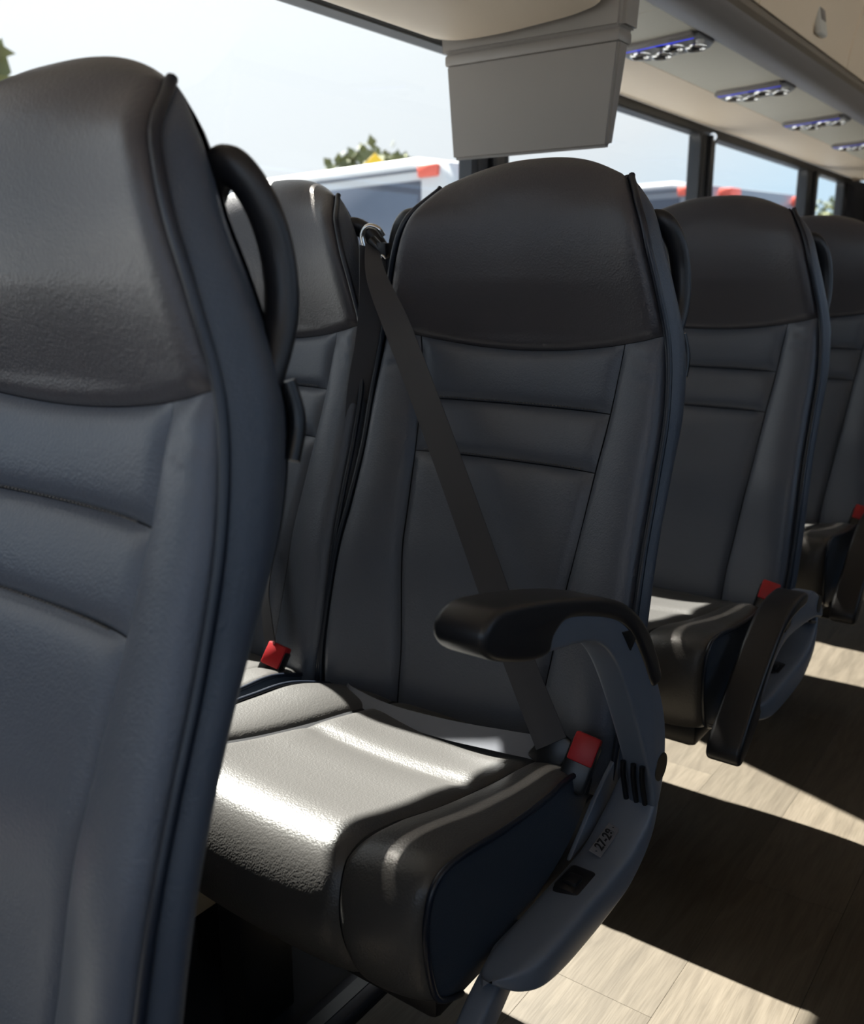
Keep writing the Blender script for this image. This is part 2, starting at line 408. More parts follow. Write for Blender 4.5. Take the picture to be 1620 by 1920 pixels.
# ------------------------------------------------------------------ overhead service units
def make_vent():
    """local frame: x across the bus, y along, z=0 the panel face, pointing down"""
    r = empty('service_unit')
    # housing plate with clipped corners
    bm = bmesh.new()
    pts = [(-0.118, -0.052), (0.118, -0.052), (0.122, -0.045), (0.122, 0.055), (0.095, 0.100), (-0.09, 0.105), (-0.122, 0.065), (-0.122, -0.045)]
    prism(bm, pts, 2, -0.008, 0.004, bev=0.003, seg=2)
    link('housing', bm_me('vent_housing', bm, 35), VENTG, r)
    link('front_plate', box_me('vent_front_plate', (-0.108, -0.074, -0.010), (0.108, -0.040, 0.004), bev=0.004), GREYB, r)
    link('blue_strip', box_me('vent_blue_strip', (-0.112, -0.040, -0.010), (0.100, -0.034, -0.006), bev=0.001), BLUE, r)
    def lathe(name, prof, ns, m, parent, loc):
        P = np.array([[(a*math.cos(t), a*math.sin(t), z) for t in np.linspace(0, 2*math.pi, ns+1)] for a, z in prof])
        o = link(name, grid_me(name, P), m, parent); o.location = loc; return o
    ring = None; ball = None
    for (x, y, s) in ((-0.072, 0.010, 1.0), (-0.026, 0.056, 1.0), (0.028, 0.004, 1.0), (0.076, 0.046, 1.0)):
        if ring is None:
            ring = lathe('nozzle_ring', [(0.029, -0.006), (0.030, -0.014), (0.026, -0.019), (0.022, -0.016), (0.020, -0.008)], 24, CHROME, r, (x, y, 0))
            ball = lathe('nozzle_ball', [(0.0205, -0.008), (0.015, -0.015), (0.007, -0.010), (0.0005, -0.009)], 20, P_BLACK, ring, (0, 0, 0))
        else:
            c = ring.copy(); COL.objects.link(c); c.location = (x, y, 0); b2 = ball.copy(); COL.objects.link(b2); b2.parent = c
    for (x, y) in ((-0.090, 0.060), (-0.060, 0.085), (0.018, 0.070), (0.050, 0.082), (0.104, 0.0)):
        o = lathe('reading_light', [(0.0115, -0.007), (0.0115, -0.012), (0.008, -0.0145), (0.0005, -0.015)], 16, PALE, r, (x, y, 0))
    link('call_switch', box_me('vent_switch', (-0.012, -0.028, -0.012), (0.008, -0.014, -0.006), bev=0.001), P_BLACK, r)
    return r
vent = make_vent()
vy = [2.67, 3.46, 4.26, 5.06, 5.86]
vlab = ['overhead vent unit nearest the fold-down monitor, its blue strip and four nozzles sharp',
        'second overhead vent unit along from the monitor, above the left end of a window',
        'third overhead vent unit along, small with blue strip, beside the grey rail',
        'fourth overhead vent unit, cut by the right edge of the photo',
        'last overhead vent unit at the far end of the rack, beyond the fourth one']
slope = math.atan2(ZB-ZS, XB-XS)
for i, y in enumerate(vy):
    o = vent if i == 0 else copy_tree(vent)
    xc_ = (XS+XB)/2
    o.location = (xc_, y, (ZS+ZB)/2-0.0035); o.rotation_euler = (0, -slope, 0)
    tag(o, vlab[i], 'air vent', 'overhead service units under the rack')

# ------------------------------------------------------------------ fold-down monitor
MY = 1.80
mon = empty('monitor', (-1.067, MY, 1.69)); tag(mon, 'taupe fold-down monitor casing hanging from the rack in front of the window', 'monitor')
bm = bmesh.new()
def hexa(bm, v8):
    vs = [bm.verts.new(v) for v in v8]
    for f in ((0, 1, 2, 3), (7, 6, 5, 4), (0, 4, 5, 1), (1, 5, 6, 2), (2, 6, 7, 3), (3, 7, 4, 0)): bm.faces.new([vs[i] for i in f])
    return vs
# screen slab: front face toward -y
hexa(bm, [(-0.203, 0.0, -0.178), (0.207, 0.0, -0.178), (0.189, 0.0, -0.376), (-0.185, 0.0, -0.376),
          (-0.198, 0.050, -0.178), (0.202, 0.050, -0.178), (0.182, 0.036, -0.370), (-0.180, 0.036, -0.370)])
bmesh.ops.bevel(bm, geom=bm.edges[:], offset=0.007, segments=3, affect='EDGES')
link('screen_casing', bm_me('mon_case', bm, 35), MONI, mon)
bm = bmesh.new()
hexa(bm, [(-0.222, -0.008, -0.004), (0.222, -0.008, 0.006), (0.214, -0.008, -0.166), (-0.212, -0.008, -0.166),
          (-0.222, 0.075, -0.004), (0.222, 0.075, 0.006), (0.214, 0.066, -0.166), (-0.212, 0.066, -0.166)])
bmesh.ops.bevel(bm, geom=bm.edges[:], offset=0.012, segments=3, affect='EDGES')
link('mounting_shroud', bm_me('mon_shroud', bm, 35), MONI, mon)
link('hinge_bar', box_me('mon_hinge', (-0.204, -0.003, -0.184), (0.206, 0.056, -0.160), bev=0.006), MONI, mon)
# lowered fairing of the rack in front of the monitor
fp = [(-1.60, 1.714), (-1.50, 1.690), (-1.40, 1.625), (-1.30, 1.568), (-1.22, 1.546), (-1.12, 1.543), (-1.02, 1.548), (-0.93, 1.556), (-0.882, 1.575), (-0.874, 1.64), (-0.876, 1.712)]
fo = catmull(fp, 5)
bm = bmesh.new(); prism(bm, [tuple(q_) for q_ in fo]+[(-0.90, 1.735), (-1.60, 1.735)], 1, 0.10, 1.770, bev=0.012, seg=3)
in_rack(link('monitor_fairing', bm_me('monitor_fairing', bm, 35), BEIGE, rack))
# ------------------------------------------------------------------ seats
XC, YR = -0.753, 1.0     # seat centre line, reference row origin; local y = world y - 1.0
Q   = np.array([.36, .43, .50, .62, .70, .79, .88, .97, 1.05, 1.10, 1.14, 1.17, 1.20, 1.235, 1.265, 1.30, 1.33])
QYC = np.array([1.120, 1.133, 1.147, 1.168, 1.195, 1.225, 1.258, 1.274, 1.272, 1.270, 1.271, 1.274, 1.280, 1.296, 1.322, 1.355, 1.37])
QZC = np.array([.36, .43, .50, .62, .70, .79, .88, .97, 1.05, 1.10, 1.138, 1.166, 1.193, 1.220, 1.234, 1.230, 1.205])
QYE = np.array([1.077, 1.082, 1.097, 1.127, 1.157, 1.192, 1.217, 1.232, 1.227, 1.223, 1.226, 1.238, 1.276, 1.286, 1.294, 1.302, 1.308])
QZE = np.array([.36, .43, .50, .62, .70, .79, .88, .97, 1.05, 1.10, 1.137, 1.165, 1.198, 1.199, 1.190, 1.172, 1.15])
QWE = np.array([.262, .268, .270, .267, .262, .259, .258, .248, .230, .216, .204, .189, .163, .160, .158, .156, .155])
fyc, fzc, fye, fze, fwe = spl(Q, QYC), spl(Q, QZC), spl(Q, QYE), spl(Q, QZE), spl(Q, QWE)
def back_pt(d, q):
    """front surface of the backrest: d = sideways offset in metres, q = height-like parameter"""
    w = fwe(q); a = np.clip(np.abs(d)/w, 0, 1)
    y = fyc(q)+(fye(q)-fyc(q))*a**2.4
    low = np.clip((1.0-q)/0.15, 0, 1)
    y = y-0.010*low*np.exp(-((a-0.80)/0.16)**2)
    hd = np.clip((q-0.98)/0.08, 0, 1)*np.clip((1.3-q)/0.1, 0, 1)
    y = y-0.016*hd*(1-a**2)*1.0
    y = y+0.012*np.clip((a-0.88)/0.12, 0, 1)**2*np.clip((1.24-q)/0.05, 0, 1)-0.006*low*0
    z = fzc(q)+(fze(q)-fzc(q))*a**(3.0-0.5*np.clip((q-1.17)/0.05, 0, 1))
    return np.stack([d, y-YR, z], -1)
def seamx(q): return interp(q, [.36, .46, .65, .80, .92, 1.0], [.128, .132, .152, .162, .173, .183])
def headseam(d): return 0.955+0.52*d*d
def puff_patch(name, F, A0, A1, B0, B1, na, nb, h, r, sink, parent, m, flipn=1, depth_fn=None):
    """A0,A1: sideways limits as functions of b;  B0,B1: long limits as functions of a"""
    s = np.linspace(0, 1, na); t = np.linspace(0, 1, nb)
    # finer spacing at the borders
    s = 0.5-0.5*np.cos(np.pi*s)*(0.75)-0.25*(1-2*s)*0.5*1.0 if False else (0.6*s+0.4*(0.5-0.5*np.cos(np.pi*s)))
    t = (0.6*t+0.4*(0.5-0.5*np.cos(np.pi*t)))
    S, T = np.meshgrid(s, t, indexing='ij')
    a = np.zeros_like(S); b = np.full_like(S, 0.5)
    b = B0(a)+(B1(a)-B0(a))*T
    for _ in range(6):
        a = A0(b)+(A1(b)-A0(b))*S
        b = B0(a)+(B1(a)-B0(a))*T
    P = F(a, b)
    e = 1e-3
    Pa = F(a+e, b)-F(a-e, b); Pb = F(a, b+e)-F(a, b-e)
    N = np.cross(Pa, Pb); L = np.linalg.norm(N, axis=-1, keepdims=True)
    N = N/np.maximum(L, 1e-12)*flipn
    # distances to the borders in metres
    du = np.linalg.norm(np.diff(P, axis=0), axis=-1); cu = np.concatenate([np.zeros((1, nb)), np.cumsum(du, 0)], 0)
    dv = np.linalg.norm(np.diff(P, axis=1), axis=-1); cv = np.concatenate([np.zeros((na, 1)), np.cumsum(dv, 1)], 1)
    g = 1.0
    for dist in (cu, cu[-1:]-cu, cv, cv[:, -1:]-cv): g = g*(1-np.exp(-dist/r))
    off = h*g-sink*(1-np.clip(g*1.6, 0, 1))
    if depth_fn is not None: off = off+depth_fn(P)
    P = P+N*off[..., None]
    me = grid_me(name, P, flip=(flipn < 0))
    return link(name, me, m, parent)

def make_seat(aisle=True):
    root = empty('reclining_chair')
    # ---------------- backrest
    c1 = lambda v: (lambda x: np.full_like(np.asarray(x, float), v))
    # dark core under the panels (seen only in the seams) plus rear shell
    core_q = np.linspace(.36, 1.33, 60); core_a = np.linspace(-1, 1, 41)
    A, Bq = np.meshgrid(core_a, core_q, indexing='ij')
    Pf = back_pt(A*fwe(Bq), Bq)
    Pf = Pf+np.array([0, 0.007, 0])*(1)+np.where(Bq[..., None] > 1.2, np.array([0, 0, -0.006]), 0)
    link('backrest_core', grid_me('backrest_core', Pf, flip=False), L_CORE, root)
    head = puff_patch('headrest', back_pt, lambda b: -fwe(b)*0.995, lambda b: fwe(b)*0.995,
                      lambda a: headseam(a), lambda a: np.full_like(a, 1.33), 61, 61, 0.005, 0.010, 0.005, root, L_HEAD, 1)
    head['label'] = 'darker leather headrest'
    lo = 0.362
    q_a = lambda d: 0.873+0.0*d; q_b = lambda d: 0.790+0.0*d
    def bumps(P):
        x, z = P[..., 0], P[..., 2]
        ph = np.sin(x*38+z*21)*0.0010
        fold = -0.0030*np.exp(-((z-0.955+0.25*(np.abs(x)-0.2))/0.007)**2)*np.exp(-((np.abs(x)-0.215)/0.02)**2) \
               - 0.0026*np.exp(-((z-0.930+0.30*(np.abs(x)-0.2))/0.006)**2)*np.exp(-((np.abs(x)-0.218)/0.018)**2)
        return ph*0.6+fold
    for (bb0, bb1, nb) in ((lambda d: q_a(d)+0.0008, lambda d: headseam(d)-0.0008, 18), (lambda d: q_b(d)+0.0008, lambda d: q_a(d)-0.0008, 16), (lambda d: lo+0*d, lambda d: q_b(d)-0.0008, 44)):
        puff_patch('backrest_panel', back_pt, lambda b: -seamx(b)+0.001, lambda b: seamx(b)-0.001, bb0, bb1, 44, nb, 0.009, 0.013, 0.0045, root, L_BODY, 1)
    for sgn in (-1, 1):
        if sgn < 0: A0, A1 = (lambda b: -fwe(b)*0.995), (lambda b: -seamx(b)-0.001)
        else: A0, A1 = (lambda b: seamx(b)+0.001), (lambda b: fwe(b)*0.995)
        puff_patch('backrest_bolster', back_pt, A0, A1, lambda d: lo+0*d, lambda d: headseam(d)-0.0008, 26, 80, 0.009, 0.016, 0.0045, root, L_BODY, 1, bumps)
    # stitches along the two cross seams
    bm = bmesh.new()
    for q0, half in ((0.8765, 0.150), (0.7935, 0.142)):
        x = -half
        while x < half:
            p = back_pt(np.array(x), np.array(q0))
            box(bm, (x, p[1]-0.0055-0.0012, p[2]-0.0007), (x+0.0034, p[1]-0.0055+0.0006, p[2]+0.0007))
            x += 0.0058
    st = link('stitching', bm_me('stitching', bm), THREAD, root, kind='stuff')
    # side panels: from the piping back to the shell
    Tq = spl(np.array([.36, .70, .79, .88, .97, 1.05, 1.10, 1.14, 1.17, 1.205]), np.array([.052, .050, .056, .072, .075, .070, .064, .060, .048, .004]))
    qq = np.linspace(.36, 1.2, 70); rr = np.linspace(0, 1, 12)
    for sgn in (-1, 1):
        Qm, Rm = np.meshgrid(qq, rr, indexing='ij')
        w = fwe(Qm); T = Tq(Qm)
        x = sgn*(w+0.013*np.sin(np.pi*np.clip(Rm*1.05, 0, 1))*np.clip(T/0.05, 0, 1)-0.012*Rm**3)
        y = fye(Qm)+0.012+T*Rm-YR; z = fze(Qm)+0.0*Rm
        P = np.stack([x, y, z], -1)
        link('side_panel', grid_me('side_panel', P, flip=(sgn > 0)), L_WING, root)
        # piping
        path = back_pt(sgn*fwe(qq), qq)+np.array([sgn*0.003, -0.001, 0])
        ear = path[-1]+np.array([-sgn*0.002, 0.004, 0.005])
        path = np.vstack([path, ear])
        link('piping', tube_me('piping', path, 0.0048, 8, up=(1, 0.3, 0)), L_PIPE, root)
    # rear shell
    Qm, Am = np.meshgrid(np.linspace(.36, 1.2, 70), np.linspace(-1, 1, 25), indexing='ij')
    w = fwe(Qm)-0.010
    rear_c = interp(Qm, [.36, .6, .8, .97, 1.09], [1.18, 1.225, 1.30, 1.355, 1.37])
    rear_c = np.where(Qm > 1.15, 1.37-0.25*(Qm-1.15), rear_c)
    rear_e = fye(Qm)+0.012+Tq(Qm)
    y = rear_e+(rear_c-rear_e)*(1-np.abs(Am)**3); y = np.maximum(y, rear_e)
    zc_ = .36+(Qm-.36)*1.006
    link('rear_shell', grid_me('rear_shell', np.stack([Am*w, y-YR, zc_], -1), flip=True), P_SHELL, root)
    # under-edge of backrest
    # ---------------- cushion
    S   = np.array([0, .1, .2, .3, .4, .5, .58, .66, .75, .85, .95, 1.0])
    CY = np.array([1.13, 1.04, .95, .86, .785, .728, .690, .668, .658, .668, .695, .745])
    CZ = np.array([.385, .392, .400, .415, .430, .440, .432, .402, .360, .318, .288, .274])
    EY = np.array([1.10, 1.00, .92, .83, .765, .717, .692, .680, .675, .683, .700, .745])
    EZ = np.array([.395, .430, .437, .445, .455, .460, .453, .433, .398, .345, .305, .282])
    cy_, cz_, ey_, ez_ = spl(S, CY), spl(S, CZ), spl(S, EY), spl(S, EZ)
    ww = spl(S, np.array([.236, .250, .256, .256, .256, .2555, .2555, .2555, .2555, .2555, .2555, .254]))
    def cush(d, s):
        w_ = ww(s); a = np.clip(np.abs(d)/w_, 0, 1); k = a**2.2
        y = cy_(s)+(ey_(s)-cy_(s))*k; z = cz_(s)+(ez_(s)-cz_(s))*k
        z = z+0.006*np.exp(-((a-0.76)/0.16)**2)*np.clip((0.62-s)/0.2, 0, 1)*np.clip(s/0.1, 0, 1)
        y = y-0.004*np.exp(-((a-0.76)/0.2)**2)*np.clip((s-0.45)/0.2, 0, 1)
        return np.stack([d, y-YR, z], -1)
    sxr = lambda s: interp(s, [0, .1, .2, .4, .58, .75, 1], [.182, .172, .160, .136, .134, .146, .158])
    sxl = lambda s: interp(s, [0, .1, .2, .4, .58, .75, 1], [.130, .140, .152, .172, .176, .172, .165])
    if not aisle: sxl = sxr
    def crease(P):
        y = P[..., 1]+YR; x = P[..., 0]
        g = np.clip((0.17-np.abs(x))/0.05, 0, 1)*(P[..., 2] > 0.34)
        return (-0.006*np.exp(-((y-0.925-0.12*x*x)/0.012)**2)+0.003*np.exp(-((y-0.965)/0.03)**2)+0.003*np.exp(-((y-0.87)/0.04)**2))*g
    puff_patch('seat_cushion', cush, lambda s: -sxl(s)+0.001, lambda s: sxr(s)-0.001, lambda d: 0*d, lambda d: 1+0*d, 48, 90, 0.007, 0.012, 0.004, root, L_CUSH, -1, crease)
    puff_patch('cushion_bolster', cush, lambda s: sxr(s)+0.001, lambda s: ww(s)*.995, lambda d: 0*d, lambda d: 1+0*d, 26, 80, 0.007, 0.012, 0.004, root, L_CUSH, -1)
    puff_patch('cushion_bolster', cush, lambda s: -ww(s)*.995, lambda s: -sxl(s)-0.001, lambda d: 0*d, lambda d: 1+0*d, 26, 80, 0.007, 0.012, 0.004, root, L_CUSH, -1)
    Sm, Am = np.meshgrid(np.linspace(0, 1, 60), np.linspace(-1, 1, 31), indexing='ij')
    Pc = cush(Am*ww(Sm), Sm); cen = np.array([0, 0.90-YR, 0.34]); Pc = Pc+(cen-Pc)*np.array([0.0, 1, 1])*0.022
    link('cushion_core', grid_me('cushion_core', Pc, flip=True), L_CORE, root)
    # cushion sides and piping
    ss = np.linspace(0, 1, 60)
    for sgn in (-1, 1):
        edge = cush(sgn*ww(ss), ss)
        rows = []
        cen2 = np.array([sgn*0.262, 0.90-YR, 0.34])
        for r_ in np.linspace(0, 1, 10):
            p = edge*(1-r_)+cen2*r_
            p[:, 0] = sgn*(np.abs(edge[:, 0])+(0.272-np.abs(edge[:, 0]))*np.sin(r_*math.pi/2)**0.8)
            rows.append(p)
        link('cushion_side', grid_me('cushion_side', np.array(rows), flip=(sgn > 0)), L_SIDE, root)
        link('piping', tube_me('cpiping', edge+np.array([sgn*0.001, -0.0005, 0.0005]), 0.0040, 8, up=(1, 0, 0)), L_PIPE, root)
    link('seat_pan', box_me('seat_pan', (-0.23, 0.73-YR, 0.235), (0.23, 1.14-YR, 0.284), bev=0.012), P_SHELL, root)
    # legs / pedestal
    lx = -0.28 if aisle else 0.20
    if aisle:
        link('leg', box_me('leg', (-0.200, 0.78-YR, -0.04), (-0.150, 0.88-YR, 0.262), bev=0.004), M_DARK, root)
        bm = bmesh.new()
        prism(bm, [(.84-YR, .325), (.79-YR, .322), (.735-YR, .29), (.70-YR, .262), (.678-YR, .236), (.686-YR, .216), (.71-YR, .218), (.745-YR, .245), (.79-YR, .28), (.84-YR, .30)], 0, 0.266, 0.296, bev=0.006)
        link('lower_tail', bm_me('leg2', bm, 40), P_ARM, root)
        bm = bmesh.new(); box(bm, (-0.268, 0.92-YR, 0.185), (0.268, 0.98-YR, 0.234), bev=0.006)
        link('cross_beam', bm_me('cross_beam', bm, 40), M_DARK, root)
    if not aisle:
        link('cross_beam', box_me('cross_beam_w', (-0.27, 0.92-YR, 0.185), (0.268, 0.98-YR, 0.234), bev=0.005), M_DARK, root)
        link('leg', box_me('leg_w', (0.19, 0.86-YR, -0.04), (0.245, 0.96-YR, 0.24), bev=0.004), M_DARK, root)
    if not aisle:
        link('socket_box', box_me('socket_box', (0.205, 0.74-YR, 0.10), (0.262, 0.86-YR, 0.20), bev=0.004), HEAT, root)
    # ---------------- buckle
    bk = empty('buckle'); bk.parent = root
    bx, by, bz = (0.250, 1.035-YR, 0.448) if aisle else (0.212, 1.045-YR, 0.435)
    bk.location = (bx, by, bz); bk.rotation_euler = (math.radians(-28), math.radians(14), math.radians(12))
    link('housing', box_me('buckle_housing', (-0.020, -0.013, -0.050), (0.020, 0.013, 0.020), bev=0.005), P_BLACK, bk)
    o = link('release_button', box_me('release_button', (-0.0175, -0.0155, -0.012), (0.0175, 0.011, 0.027), bev=0.003), RED, bk); o['label'] = 'red release button'
    if aisle:
        # ---------------- side bracket under the armrest
        ys = np.array([1.115, 1.09, 1.055, 1.00, .95, .88, .82, .78, .755, .74, .732])-YR
        zt = np.array([.432, .420, .390, .364, .358, .356, .353, .348, .342, .336, .330])
        zb = np.array([.398, .375, .338, .308, .300, .298, .299, .303, .310, .318, .325])
        xo = np.array([.322, .337, .344, .345, .345, .345, .344, .340, .330, .316, .302])
        xi = np.array([.290, .279, .275, .274, .274, .274, .274, .274, .276, .282, .290])
        ys_, zt_, zb_, xo_, xi_ = [catmull(np.stack([ys, v], 1), 5) for v in (ys, zt, zb, xo, xi)]
        rings = []
        for i in range(len(ys_)):
            y, z1, z0, x1, x0 = ys_[i, 0], zt_[i, 1], zb_[i, 1], xo_[i, 1], xi_[i, 1]
            zin = z1-0.016
            cx_, cz2 = (x0+x1)/2, (z0+z1)/2; hx, hz = (x1-x0)/2, (z1-z0)/2
            ring = []
            for th in np.linspace(0, 2*math.pi, 29)[:-1]:
                c, s = math.cos(th), math.sin(th); pw_ = 0.42
                xx = cx_+hx*math.copysign(abs(c)**pw_, c); zz = cz2+hz*math.copysign(abs(s)**pw_, s)
                if zz > cz2: zz -= 0.014*(x1-xx)/(x1-x0)
                ring.append((xx, y, zz))
            rings.append(ring)
        R_ = np.array(rings); n, m_ = R_.shape[:2]
        fs = [(i*m_+j, i*m_+(j+1) % m_, (i+1)*m_+(j+1) % m_, (i+1)*m_+j) for i in range(n-1) for j in range(m_)]
        fs += [tuple(range(m_)), tuple((n-1)*m_+j for j in range(m_))[::-1]]
        me = bpy.data.meshes.new('arm_bracket'); me.from_pydata(R_.reshape(-1, 3).tolist(), [], fs)
        bm = bmesh.new(); bm.from_mesh(me); bmesh.ops.recalc_face_normals(bm, faces=bm.faces[:]); bm.to_mesh(me); bm.free(); smooth(me, 50)
        br = link('side_bracket', me, P_ARM, root)
        bm = bmesh.new(); box(bm, (0.288, 0.885-YR, 0.330), (0.324, 0.940-YR, 0.3545), bev=0.006)
        rb = link('recline_recess', bm_me('recline_recess', bm, 40), P_BLACK, br)
        link('recline_button', box_me('recline_button', (0.298, 0.895-YR, 0.352), (0.316, 0.915-YR, 0.360), bev=0.003), P_BLACK, root)
        # inner flange beside the buckle
        bm = bmesh.new(); prism(bm, [(0.965-YR, .335), (1.04-YR, .345), (1.11-YR, .385), (1.115-YR, .43), (1.095-YR, .428), (1.03-YR, .388)], 0, 0.266, 0.2725, bev=0.002)
        link('inner_flange', bm_me('inner_flange', bm, 40), P_ARM, root)
        # ---------------- armrest (pivots about the hinge)
        hy, hz = 1.070-YR, 0.430
        arm = empty('armrest'); arm.parent = root; arm.location = (0.3235, hy, hz)
        O = np.array([(1.062, .388), (1.075, .384), (1.086, .405), (1.092, .45), (1.078, .52), (1.028, .608), (.988, .655), (.93, .697), (.85, .726), (.78, .742),
             (.735, .742), (.722, .722), (.76, .706), (.82, .695), (.872, .680), (.918, .645), (.962, .585), (1.018, .490), (1.048, .43)])-np.array([1.070, .430])
        bm = bmesh.new(); prism(bm, [tuple(p) for p in catmull(O, 5, closed=True)], 0, -0.019, 0.019, bev=0.008, seg=4)
        link('arm_body', bm_me('arm_body', bm, 50), P_ARM, arm)
        Pd = np.array([(1.052, .582), (1.022, .632), (.986, .672), (.93, .710), (.85, .739), (.77, .760), (.70, .774), (.662, .778), (.640, .768), (.638, .750), (.658, .733),
              (.70, .717), (.735, .708), (.758, .708), (.768, .724), (.80, .730), (.88, .707), (.93, .684), (.965, .655), (1.00, .612), (1.030, .572)])-np.array([1.070, .430])
        bm = bmesh.new(); prism(bm, [tuple(p) for p in catmull(Pd, 5, closed=True)], 0, -0.034, 0.0235, bev=0.012, seg=5)
        o = link('arm_pad', bm_me('arm_pad', bm, 50), P_PAD, arm); o['label'] = 'soft black arm pad'
        # hinge cap and front ribs
        bm = bmesh.new(); bmesh.ops.create_cone(bm, cap_ends=True, segments=24, radius1=0.022, radius2=0.019, depth=0.008)
        bmesh.ops.rotate(bm, cent=(0, 0, 0), matrix=Matrix.Rotation(math.pi/2, 3, 'Y'), verts=bm.verts[:])
        hc = link('hinge_cap', bm_me('hinge_cap', bm, 40), P_BLACK, arm); hc.location = (0.0158, 0.006, 0.012)
        for k, xx in enumerate((-0.014, 0.0, 0.012)):
            rbp = [(xx, -0.040, 0.030), (xx, -0.038, 0.010), (xx, -0.024, -0.03)]
            link('hinge_rib', tube_me('hinge_rib', catmull(rbp, 5), 0.0038, 8, up=(1, 0, 0)), P_BLACK, arm)
        bm = bmesh.new(); prism(bm, [(-0.14, 0.245), (-0.09, 0.235), (-0.115, 0.215)], 0, 0.0185, 0.0205)
        link('arm_button', bm_me('arm_button', bm), P_BLACK, arm)
        # ---------------- grab handle behind the shoulder
        hp = [(0.170, 1.310, 1.120), (0.190, 1.306, 1.140), (0.208, 1.308, 1.138), (0.222, 1.318, 1.112), (0.228, 1.326, 1.075), (0.231, 1.324, 1.035), (0.231, 1.310, 0.997), (0.228, 1.295, 0.97)]
        hp = catmull([(x, y-YR, z) for x, y, z in hp], 7)
        link('grab_handle', tube_me('grab_handle', hp, [0.0155]*len(hp), 14, flat=0.75, up=(0, 1, 0.3)), P_SHELL, root)
        tail = catmull([(0.240, 1.318-YR, 0.985), (0.246, 1.322-YR, 0.955), (0.248, 1.312-YR, 0.925)], 5)
        link('handle_clip', tube_me('handle_clip', tail, 0.007, 8, up=(1, 0, 0)), P_BLACK, root)
    return root, locals().get('arm')

PITCH_ROW = 0.80
seatA, armA = make_seat(True)
seatW, _ = make_seat(False)
lab_a = {-1: 'slate leather aisle seat nearest the camera, cut by the left edge, with black grab handle',
         0: 'slate leather aisle seat in the middle with the diagonal belt and raised armrest',
         1: 'slate leather aisle seat behind the middle one, its armrest swung down',
         2: 'farthest slate leather aisle seat, cut by the right edge of the photo',
         3: 'slate leather aisle seat hidden behind the farthest visible one'}
lab_w = {-1: 'slate leather window seat beside the nearest aisle seat, mostly out of frame',
         0: 'slate leather window seat between the nearest and middle aisle seats, sun on its headrest top',
         1: 'slate leather window seat beside the aisle seat with lowered armrest, hidden behind the middle one',
         2: 'slate leather window seat beside the farthest aisle seat',
         3: 'slate leather window seat of the hidden last row'}
seats = {}
for k in (0, -1, 1, 2, 3):
    a = seatA if k == 0 else copy_tree(seatA)
    a.location = (XC, YR+k*PITCH_ROW, 0); tag(a, lab_a[k], 'seat', 'aisle seats')
    w = seatW if k == 0 else copy_tree(seatW)
    w.location = (XC-0.546, YR+k*PITCH_ROW, 0); tag(w, lab_w[k], 'seat', 'window seats')
    seats[k] = (a, w)
    for ch in list(a.children):
        if k != 0 and ch.name.startswith('lower_tail'): bpy.data.objects.remove(ch); continue
        if ch.name.startswith('armrest') and k in (1, 2, 3, -1):
            ch.rotation_euler = (math.radians(54), 0, 0); ch.scale = (1, 0.88, 0.88)
            ch['label'] = 'armrest swung down'

for k in (-1, 0, 1, 2):  # unseen seats, added only to block light from the far windows
    for xx in (0.27, 0.816):
        w = copy_tree(seatW); w.location = (xx, YR+k*PITCH_ROW, 0)
        tag(w, 'unseen slate leather seat added across the aisle to block window light, %s column, %s row' % ('aisle' if xx < 0.5 else 'window', {-1: 'nearest', 0: 'second', 1: 'third', 2: 'farthest'}[k]), 'seat', 'unseen seats added across the aisle')
# number plate on the middle seat's bracket
A0_ = seats[0][0]
pl = empty('number_plate'); pl.parent = A0_; pl.location = (0.305, 0.995-YR, 0.3625)
pl.rotation_euler = (math.radians(17), math.radians(-10), math.radians(90))
tagp = link('plate', box_me('plate', (-0.029, -0.0085, -0.0008), (0.029, 0.0085, 0.0006), bev=0.0005, seg=1), PLATE, pl)
td = bpy.data.curves.new('seat_number', 'FONT'); td.body = '27-28'; td.size = 0.0165; td.align_x = 'CENTER'; td.align_y = 'CENTER'; td.extrude = 0.0002; td.offset = 0.0004
to = bpy.data.objects.new('seat_number', td); COL.objects.link(to); to.parent = pl; to.location = (0, 0, 0.0009); td.materials.append(INK); bpy.context.view_layer.update()
tm = bpy.data.meshes.new_from_object(to.evaluated_get(bpy.context.evaluated_depsgraph_get())); bpy.data.objects.remove(to)
to = bpy.data.objects.new('seat_number', tm); COL.objects.link(to); to.parent = pl; to.location = (0, 0, 0.0009); to['label'] = 'black figures 27-28'
if not tm.materials: tm.materials.append(INK)
for sx in (-0.0245, 0.0245):
    bm = bmesh.new(); bmesh.ops.create_cone(bm, cap_ends=True, segments=10, radius1=0.0016, radius2=0.0012, depth=0.001)
    s_ = link('rivet', bm_me('rivet', bm), CHROME, pl); s_.location = (sx, 0, 0.001)

